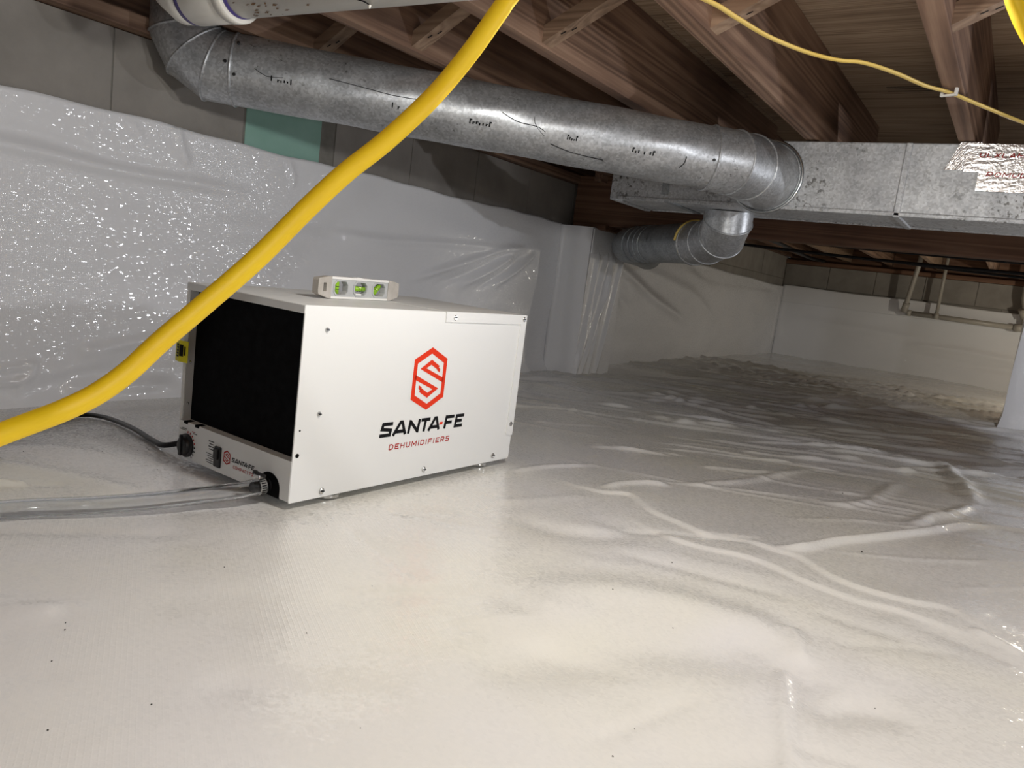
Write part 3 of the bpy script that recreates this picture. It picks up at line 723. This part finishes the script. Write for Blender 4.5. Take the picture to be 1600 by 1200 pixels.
G = {'S': [[(.97, .9), (.14, .9), (.1, .56), (.88, .44), (.86, .1), (.0, .1)]], 'A': [[(.08, 0), (.44, .93), (.56, .93), (.92, 0)], [(.22, .26), (.78, .26)]],
     'N': [[(.1, 0), (.1, 1)], [(.1, .9), (.9, .1)], [(.9, 0), (.9, 1)]], 'T': [[(0, .9), (1, .9)], [(.5, .9), (.5, 0)]], 'F': [[(.1, 0), (.1, .9), (1, .9)], [(.1, .47), (.82, .47)]],
     'E': [[(1, .1), (.1, .1), (.1, .9), (1, .9)], [(.1, .5), (.85, .5)]], 'D': [[(.08, .06), (.08, .94), (.6, .94), (.92, .7), (.92, .3), (.6, .06), (.08, .06)]],
     'H': [[(.08, 0), (.08, 1)], [(.92, 0), (.92, 1)], [(.08, .5), (.92, .5)]], 'U': [[(.08, 1), (.08, .25), (.3, .07), (.7, .07), (.92, .25), (.92, 1)]],
     'M': [[(.07, 0), (.07, .95), (.5, .35), (.93, .95), (.93, 0)]], 'I': [[(.5, 0), (.5, 1)]], 'R': [[(.08, 0), (.08, .94), (.7, .94), (.9, .78), (.9, .58), (.7, .42), (.08, .42)], [(.5, .42), (.92, 0)]],
     'C': [[(.92, .82), (.7, .94), (.3, .94), (.08, .75), (.08, .25), (.3, .06), (.7, .06), (.92, .18)]], 'O': [[(.3, .06), (.08, .25), (.08, .75), (.3, .94), (.7, .94), (.92, .75), (.92, .25), (.7, .06), (.25, .06)]],
     'P': [[(.08, 0), (.08, .94), (.7, .94), (.9, .78), (.9, .55), (.7, .38), (.08, .38)]], '7': [[(.05, .93), (.93, .93), (.35, 0)]], '0': [[(.3, .06), (.1, .25), (.1, .75), (.3, .94), (.7, .94), (.9, .75), (.9, .25), (.7, .06), (.25, .06)]],
     'L': [[(.1, 1), (.1, .08), (.9, .08)]], 'X': [[(.05, 0), (.95, 1)], [(.05, 1), (.95, 0)]], 'K': [[(.1, 0), (.1, 1)], [(.9, 1), (.15, .45), (.95, 0)]]}
def word(txt, boxes, v0, hh, wd, shear):
    Q = []
    for ch, (a, b) in zip(txt, boxes):
        for pl_ in G[ch]:
            pts = [(a+(b-a)*x+shear*hh*y, v0+hh*y) for x, y in pl_]; Q += stroke(pts, wd)
    return Q
def spread(txt, u0, u1, gap):
    wts = [{'I': .25, 'M': 1.25}.get(c, 1.0) for c in txt]; w1 = (u1-u0-gap*(len(txt)-1))/sum(wts); out = []; x = u0
    for q in wts: out.append((x, x+q*w1)); x += q*w1+gap
    return out
def logo(parent, place, cx, cy, s, mats=(MAT['red'], MAT['enamel'])):
    hexo = [(0, 1.31), (1, .82), (1, -.82), (0, -1.31), (-1, -.82), (-1, .82)]
    hexi = [(0, 1.05), (.79, .65), (.79, -.65), (0, -1.05), (-.79, -.65), (-.79, .65)]
    tr_ = lambda p: (cx+p[0]*s, cy+p[1]*s)
    Q = []
    for i in range(6):
        j = (i+1) % 6; Q.append([tr_(hexo[i]), tr_(hexo[j]), tr_(hexi[j]), tr_(hexi[i])])
    for line in ([(.50, .36), (.50, .44), (.03, .69), (-.43, .44), (.88, -.10)], [(-.50, -.36), (-.50, -.44), (-.03, -.69), (.43, -.44), (-.88, .10)]):
        Q += stroke([tr_(p) for p in line[1:]], .19*s)
    Q += [[tr_(p) for p in ((.42, .33), (.60, .24), (.60, .40), (.42, .50))], [tr_(p) for p in ((-.42, -.33), (-.60, -.24), (-.60, -.40), (-.42, -.50))]]
    decal('logo_emblem', Q, place, mats[0], parent, .0006)
    decal('logo_backing', [[tr_((p[0]*1.07, p[1]*1.05)) for p in hexo]], place, mats[1], parent, .0003)
# cabinet
cab = box('cabinet', (-BW+.002, .16, .002), (-.002, BL-.004, BH-.003), EN, dh, .003)
side = box('side_panel', (-.0030, .0, .0), (0, BL-.001, BH-.001), EN, dh, .0012)
lside = box('side_panel', (-BW, .0, .0), (-BW+.003, BL-.001, BH-.001), EN, dh, .0012)
box('bottom_pan', (-BW+.003, .003, .0), (-.003, BL-.003, .003), EN, dh, .001)
topp = box('top_panel', (-BW, .0, BH-.003), (0, .313, BH), EN, dh, .0012)
topr = box('top_panel', (-BW, .3145, BH-.0028), (.0012, BL, BH+.0006), EN, dh, .0012)
# lip above the filter
box('front_lip', (-BW+.0005, -.0008, BH-.013), (-.0005, .012, BH-.0006), EN, dh, .001)
# flange of the rear cover, folded over the side
fl = prism('rear_cover_flange', [(.3145, BH), (.3155, BH-.0185), (BL-.018, BH-.019), (BL-.0205, .054), (BL+.0012, .051), (BL+.0012, BH)], 'x', -.0004, .0024, EN, dh)
box('back_panel', (-BW, BL-.003, .002), (0, BL+.001, BH), EN, dh, .001)
# filter recess
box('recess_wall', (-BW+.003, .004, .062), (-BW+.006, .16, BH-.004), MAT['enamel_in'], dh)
flt = box('air_filter', (-BW+.006, .017, .060), (-.004, .05, BH-.006), MAT['filter'], dh, .002)
box('cavity', (-BW+.006, .05, .060), (-.004, .16, BH-.006), MAT['void'], dh)
# control panel
cp = box('control_panel', (-BW+.0015, -.0006, .002), (-.0008, .003, .0665), EN, dh, .0012)
box('panel_ledge', (-BW+.003, .0, .0635), (-.003, .017, .0665), EN, dh, .001)
for x in (-.286, -.252): box('slot', (x-.006, -.0012, .0625), (x+.006, .012, .0672), MAT['void'], dh, .0005)
FP = lambda a, b, t: (a, -.0006-t, b)
SP = lambda a, b, t: (t, a, b)
# knob
kn = lathe('knob', [(.0205, -.0006), (.0205, -.004), (.0165, -.0055), (.0155, -.010), (.013, -.012)], MAT['black'], cp, 28, 'y', (-.279, 0, .026))
prism('pointer', [(-.2825, .010), (-.2755, .010), (-.2765, .046), (-.2815, .046)], 'y', -.0150, -.010, MAT['black'], kn, bevel=.0008)
for i in range(9):
    a = math.radians(-50+i*17); c, s_ = math.cos(a), math.sin(a); cx, cy = -.279, .026
    q = [(cx+c*r0-s_*w0, cy+s_*r0+c*w0) for r0, w0 in ((.0215, -.0010), (.0255, -.0014), (.0255, .0014), (.0215, .0010))]
    decal('dial_mark', [q], FP, MAT['darkred'] if i > 3 else MAT['ink'], cp)
for (x0, x1, z, m_) in ((-.302, -.284, .051, 'ink'), (-.296, -.282, .0535, 'ink'), (-.266, -.256, .0525, 'darkred'), (-.262, -.25, .0500, 'ink'), (-.305, -.298, .0090, 'ink')):
    decal('dial_legend', [[(x0, z), (x1, z), (x1, z+.0012), (x0, z+.0012)]], FP, MAT[m_], cp)
sw = box('rocker_switch', (-.1955, -.004, .0105), (-.178, .002, .0455), MAT['black'], cp, .002)
box('rocker', (-.1925, -.0075, .0245), (-.181, -.003, .0425), MAT['black'], sw, .0015)
for i in range(4): decal('switch_legend', [[(-.2155+.002*(i % 2), .0485-i*.0045), (-.2000, .0485-i*.0045), (-.2000, .0500-i*.0045), (-.2155+.002*(i % 2), .0500-i*.0045)]], FP, MAT['ink'], cp)
for i in range(5): decal('switch_legend', [[(-.2205+.003*(i % 3), .0270-i*.0038), (-.1985, .0270-i*.0038), (-.1985, .0282-i*.0038), (-.2205+.003*(i % 3), .0282-i*.0038)]], FP, MAT['ink'], cp)
logo(cp, FP, -.162, .033, .0092, (MAT['darkred'], EN))
bx = [(.178, .206), (.208, .244), (.246, .275), (.277, .301), (.299, .333), (.344, .369), (.374, .398)]
fx = lambda a: -.149+(a-.178)*(.060/.222)
decal('brand_name', word('SANTAFE', [(fx(a), fx(b)) for a, b in bx], .0295, .0072, .0017, .15)+[[(fx(.330), .0330), (fx(.340), .0330), (fx(.340), .0342), (fx(.330), .0342)]], FP, MAT['ink'], cp)
decal('model_name', word('COMPACT70', spread('COMPACT70', -.144, -.091, .0012), .0195, .0050, .0010, .0), FP, MAT['darkred'], cp)
# drain port with arch cut
arch = [(-.074, .0015)]+[(-.049+.0255*math.cos(math.radians(t)), .016+.022*math.sin(math.radians(t))) for t in range(180, -1, -12)]+[(-.0235, .0015)]
prism('drain_port', arch, 'y', -.0012, .006, MAT['void'], cp)
lathe('drain_nipple', [(.011, .004), (.011, -.006), (.0085, -.0075), (.0085, -.03)], MAT['black'], cp, 20, 'y', (-.052, 0, .0165))
# side logo and lettering
logo(side, SP, .2893, .183, .0437)
decal('brand_name', word('SANTAFE', bx, .0855, .0245, .0062, .16), SP, MAT['ink'], side)
decal('brand_dash', [[(.331, .0945), (.3395, .0945), (.3405, .0995), (.332, .0995)]], SP, MAT['red'], side)
decal('product_line', word('DEHUMIDIFIERS', spread('DEHUMIDIFIERS', .204, .3635, .0040), .0605, .0098, .0019, .12), SP, MAT['darkred'], side)
# screws
for (y, z, rr) in ((.044, .269, .0035), (.043, .138, .0035), (.062, .011, .005), (.301, .013, .005), (.511, .013, .005), (.559, .076, .005), (.340, .295, .005), (.560, .2965, .005)):
    sc = lathe('screw', [(rr, .0), (rr, .0016), (rr*.75, .0030)], MAT['steel'], dh, 14, 'x', (.0012 if z > .28 or (y > .55) else 0, y, z))
    box('screw_slot', (.0028, y-rr*.6, z-.0006), (.0048, y+rr*.6, z+.0006), MAT['ink'], sc)
for (y, z, rr) in ((.009, .114, .0016), (.008, .075, .0035)): lathe('hole', [(rr, -.0005), (rr, .0004)], MAT['void'], dh, 12, 'x', (0, y, z))
for (y, z) in ((-.0, .168), (.0, .095)): lathe('screw', [(.0028, 0), (.0028, -.0012), (.0016, -.002)], MAT['steel'], dh, 10, 'y', (-BW+.0075, .010, z))
# feet
for (x, y) in ((-.032, .10), (-.032, .50), (-.277, .10), (-.277, .50)):
    lathe('foot', [(.021, -.0122), (.024, -.010), (.024, -.005), (.017, -.001), (.017, .001)], MAT['steel'] if x > -.1 else MAT['black'], dh, 24, 'z', (x, y, 0))
# warning tag folded round the left edge with a clear sleeve above
wt = thing('warning_tag', 'yellow and black warning tag on the left edge of the dehumidifier front', 'tag', (-1.180, .789, .18))
wt.rotation_euler = (0, 0, -.0418)
prism('tag_card', [(-.0165, -.004), (-.0005, -.0075), (.0185, -.003), (.0185, -.0022), (-.0005, -.0066), (-.0165, -.0032)], 'z', 0, .037, MAT['tagy'], wt)
def tg(a, b, t): # a across, b up
    x0, y0, x1, y1 = (-.0165, -.004, -.0005, -.0075) if a < 0 else (-.0005, -.0075, .0185, -.003)
    k = (a+.0165)/.016 if a < 0 else (a+.0005)/.019
    return (x0+(x1-x0)*k, y0+(y1-y0)*k-t, b)
Q = [[(-.011, .008), (-.001, .008), (-.001, .031), (-.011, .031)]]
decal('printed_panel', Q, tg, MAT['ink'], wt); decal('printed_panel', [[(.0005, .010), (.009, .010), (.009, .030), (.0005, .030)]], tg, MAT['ink'], wt)
for i in range(4): decal('print_line', [[(-.009, .0115+i*.005), (-.0025, .0115+i*.005), (-.0025, .0125+i*.005), (-.009, .0125+i*.005)]], tg, MAT['tagy'], wt, .0007)
decal('print_line', [[(.011, .012), (.014, .012), (.014, .028), (.011, .028)]], tg, MAT['ink'], wt)
prism('clear_sleeve', [(-.010, -.0025), (-.0005, -.0055), (.0165, -.0025), (.0165, -.0015), (-.0005, -.0045), (-.010, -.0015)], 'z', .037, .082, MAT['sleeve'], wt)

# ------------------------------------------------------------------ drain hose, clamp, power cord
dloc = Vector((-.8706, .7758, .0125))
def dw(p): return Matrix.LocRotScale(dloc, dh.rotation_euler, None) @ Vector(p)
hs = [dw((-.052, -.006, .0165)), dw((-.052, -.03, .0165)), dw((-.053, -.055, .0155)), (-.945, .685, .024), (-.969, .622, .020), (-1.001, .550, .0175), (-1.034, .490, .0165), (-1.058, .430, .016), (-1.09, .34, .016), (-1.16, .15, .016), (-1.25, -.1, .016)]
hs = [Vector(p) for p in hs]
for i, p in enumerate(hs):
    if i > 3: p.z = max(p.z, fh(p.x, p.y)+.0125)
dhose = thing('drain_hose', 'clear vinyl drain hose lying on the floor sheet from the dehumidifier port', 'hose', tuple(hs[4]))
hollow('tube', catmull(hs, 8), .0128, .0098, MAT['lens'], dhose, 24)
hc = thing('hose_clamp', 'steel worm gear clamp holding the clear hose to the port', 'clamp', tuple(dw((-.052, -.017, .004))))
hc.rotation_euler = (0, 0, -.0418)
def lc(p): return (p[0]+.052, p[1]+.017, p[2]-.004)
band = lathe('band', [(.0129, .006), (.0140, .006), (.0140, -.006), (.0129, -.006)], MAT['steel'], hc, 28, 'y', (0, 0, .0125))
for i in range(10):
    a = math.radians(-60+i*16); c, s_ = math.cos(a), math.sin(a)
    mk('band_slot', [(c*.0142-s_*w0, y_, .0125+s_*.0142+c*w0) for w0, y_ in ((-.0009, -.004), (.0009, -.004), (.0009, .004), (-.0009, .004))], [(0, 1, 2, 3)], MAT['ink'], band)
box('screw_housing', (-.008, -.006, .0255), (.006, .006, .032), MAT['steel'], hc, .0015)
lathe('worm_screw', [(.0038, -.014), (.0038, -.009), (.0026, -.009), (.0026, .012)], MAT['steeld'], hc, 14, 'x', (0, 0, .032))
pc = [Vector(p) for p in [(-1.19, .86, .03), (-1.215, .83, .02), (-1.249, .816, .012), (-1.305, .823, 0), (-1.40, .852, 0), (-1.498, .886, 0), (-1.60, .918, 0), (-1.695, .94, 0), (-1.755, .932, 0), (-1.745, .882, 0), (-1.662, .787, 0), (-1.566, .696, 0), (-1.448, .593, 0), (-1.40, .4, 0), (-1.45, 0, 0)]]
for i, p in enumerate(pc):
    if i >= 3: p.z = fh(p.x, p.y)+.0065
pc[0] = dw((-BW-.002, .10, .030)); pc[1] = dw((-BW-.022, .075, .022))
o = tube('power_cord', pc, .0052, MAT['black'], None, 12, 8)
tag(o, 'black power cord running over the floor sheet from the dehumidifier', 'cord')

# ------------------------------------------------------------------ torpedo level on top
lv = thing('torpedo_level', 'grey torpedo level with three green vials lying on top of the dehumidifier', 'spirit level', tuple(dw((-.146, .235, BH+.0006))))
lv.rotation_euler = (0, 0, -.0418+math.atan2(.022, .166)+math.pi/2)
# local x along the level (away from the camera), local -y is the face toward the camera
LT, LH, L2 = .0065, .0385, .112
for (z0, z1, nm) in ((.0, .0040, 'bottom_rail'), (LH-.0045, LH, 'top_rail')):
    box(nm, (-.079, -LT, z0), (.079, LT, z1), MAT['levelw'], lv, .0006)
def octo(cx, cz, hw, hh, ch): return [(cx-hw+ch, cz-hh), (cx+hw-ch, cz-hh), (cx+hw, cz-hh+ch), (cx+hw, cz+hh-ch), (cx+hw-ch, cz+hh), (cx-hw+ch, cz+hh), (cx-hw, cz+hh-ch), (cx-hw, cz-hh+ch)]
def rect8(x0, x1, z0, z1): return [(x0+(x1-x0)*.2, z0), (x1-(x1-x0)*.2, z0), (x1, z0+(z1-z0)*.2), (x1, z1-(z1-z0)*.2), (x1-(x1-x0)*.2, z1), (x0+(x1-x0)*.2, z1), (x0, z1-(z1-z0)*.2), (x0, z0+(z1-z0)*.2)]
def rect8c(x0, x1, z0, z1): return [(x0, z0), (x1, z0), (x1, z0+.0001), (x1, z1-.0001), (x1, z1), (x0, z1), (x0, z1-.0001), (x0, z0+.0001)]
for cx in (-.053, .0, .053):
    ringplate('web', rect8c(cx-.0265, cx+.0265, .004, LH-.0045), octo(cx, .019, .0165, .0115, .006), 'y', -LT+.0015, LT-.0015, MAT['level'], lv)
    ringplate('window_bezel', octo(cx, .019, .0200, .0138, .007), octo(cx, .019, .0170, .0118, .006), 'y', -LT+.0002, LT-.0002, MAT['level'], lv)
def vial(cx, cz, ang, ln):
    c, s_ = math.cos(ang), math.sin(ang); a = Vector((cx-c*ln, 0, cz-s_*ln)); b = Vector((cx+c*ln, 0, cz+s_*ln))
    v_ = tube('vial', [a, b], .0048, MAT['vial'], lv, 16, 0, world=False)
    for k in (-.25, .25): bead('vial_ring', [Vector((cx+c*ln*k, 0, cz+s_*ln*k))+Vector((-s_*math.cos(t), math.sin(t), c*math.cos(t)))*.0049 for t in [q*math.pi/8 for q in range(16)]], .0004, MAT['ink'], v_, world=False)
    tube('bubble', [a*.62+b*.38+Vector((0, -.0022, .0018)), a*.38+b*.62+Vector((0, -.0022, .0018))], .0024, MAT['vialg'], v_, 10, 0, world=False)
vial(-.060, .019, math.pi/2, .0105); vial(.0, .019, 0, .0145); vial(.050, .019, math.radians(45), .0115)
box('vial_holder', (-.012, -.003, .0075), (.006, .003, .0105), MAT['levelw'], lv, .0005)
for s_ in (-1, 1):
    out = [(s_*.079, .0), (s_*.087, .0006), (s_*L2*.99, .0075), (s_*L2, .012), (s_*L2, .031), (s_*L2*.985, .0345), (s_*.087, .0382), (s_*.079, LH)]
    inn = [(s_*.0915, .0125), (s_*.0925, .012), (s_*.0985, .012), (s_*.0995, .0125), (s_*.0995, .0265), (s_*.0985, .027), (s_*.0925, .027), (s_*.0915, .0265)]
    if s_ < 0: ringplate('end_block', out, inn, 'y', -LT, LT, MAT['levelt'], lv)
    else: prism('end_block', out, 'y', -LT, LT, MAT['levelt'], lv)
box('top_vial_cover', (-.012, -.004, LH-.001), (.004, .004, LH+.0012), MAT['levelw'], lv, .0005)

# ------------------------------------------------------------------ ink print and scratches on the round duct
side_v = dd.cross(Vector((0, 0, 1))).normalized(); upv = side_v.cross(dd).normalized()
def on_duct(s_, a, off):          # distance along the pipe, angle below the side
    nn = side_v*math.cos(a)+upv*math.sin(a); return A+dd*s_+nn*(RD+.0012+off)
DL = (B-A).length
def duct_word(s0, a0, n, ln, hgt):
    Q = []; x = s0
    for i in range(n):
        w_ = ln/n
        if random.random() < .8 or i == 0:
            hh = hgt*(1.6 if i in (0, n-1) else random.uniform(.5, 1.0)); y0 = random.uniform(-.15, .15)*hgt
            Q.append([(x, a0+y0/RD), (x+w_*.42, a0+y0/RD), (x+w_*.42, a0+(y0+hh)/RD), (x, a0+(y0+hh)/RD)])
            if random.random() < .6: Q.append([(x, a0+(y0+hh*.7)/RD), (x+w_*.8, a0+(y0+hh*.7)/RD), (x+w_*.8, a0+(y0+hh)/RD), (x, a0+(y0+hh)/RD)])
        x += w_
    decal('ink_print', Q, lambda p, q, t: tuple(Vector(on_duct(p, q, t))-rd.location), MAT['ink'], rd)
for (s0, a0, n_, ln) in ((.10, -.30, 7, .055), (.40, -.42, 4, .03), (.60, -.45, 7, .06), (.86, -.40, 5, .03), (1.04, -.42, 8, .065)):
    duct_word(s0, a0, n_, ln, .008)
def crack(pts, wd=.0012):
    P = [on_duct(a, b, 0) for a, b in pts]; tube('scratch', P, wd, MAT['steeld'], rd, 5, 2)
crack([(.68, .02), (.72, -.15), (.75, -.18), (.78, -.20), (.80, -.30)]); crack([(.765, .05), (.77, -.12), (.785, -.30), (.80, -.42)], .0008); crack([(1.19, -.25), (1.19, -.45), (1.18, -.62)], .0014)
crack([(.24, .05), (.33, -.02), (.40, -.08), (.47, -.06)], .0009); crack([(.82, -.62), (.88, -.78), (.97, -.85)], .0014); crack([(.06, -.05), (.09, -.2), (.13, -.16)], .0008)

# red print on the foil tape
for (x0, x1, z, txt) in ((-.175, -.02, .862, 'ULXLAMCOX'), (-.150, -.04, .812, 'POMUDO')):
    Q = word(txt, spread(txt, x0, x1, .004), z, .011, .0018, .3)
    o = decal('red_print', Q, lambda a, b, t: (a-tr.location.x, TY0-.0135-tr.location.y, b-tr.location.z), MAT['darkred'], tr)

# ------------------------------------------------------------------ dirt crumbs on the floor sheet (uncountable specks)
SPK = [(-.74, .383), (-.727, .376), (-1.279, .712), (-1.277, .775), (-1.272, .794), (-.68, .341), (-.559, .365), (-.58, .29), (-.568, .546), (-.605, .684), (-.485, .623), (-.785, .775), (-.756, .58), (-.406, .463), (-.782, 1.889), (-.778, 1.949), (-.756, 2.066), (-.726, 1.994), (-.369, 2.419), (-.154, 1.428), (-.053, .888), (-.156, 1.09), (-.228, .643), (-.379, .9), (-.478, 1.179), (-.486, 1.025), (-.284, .879), (-.224, .588), (-.368, 1.083), (-.266, 1.877)]
V, F = [], []
for (x, y) in SPK+[(-1.30+random.gauss(0, .06), .62+random.gauss(0, .06)) for _ in range(14)]:
    s_ = random.uniform(.0005, .0011)*(2.0 if y > 1.4 else 1); z = fh(x, y)+s_*.5; k = len(V)
    V += [(x+s_*random.uniform(.8, 1.6), y, z), (x-s_*1.2, y, z), (x, y+s_, z), (x, y-s_, z), (x, y, z+s_*.8), (x, y, z-s_)]
    F += [(k+a, k+b, k+c) for a, b, c in ((0, 2, 4), (2, 1, 4), (1, 3, 4), (3, 0, 4), (2, 0, 5), (1, 2, 5), (3, 1, 5), (0, 3, 5))]
o = mk('dirt_crumbs', V, F, MAT['dirt']); tag(o, 'scattered tiny dark dirt crumbs on the white floor sheet', 'dirt', kind='stuff')
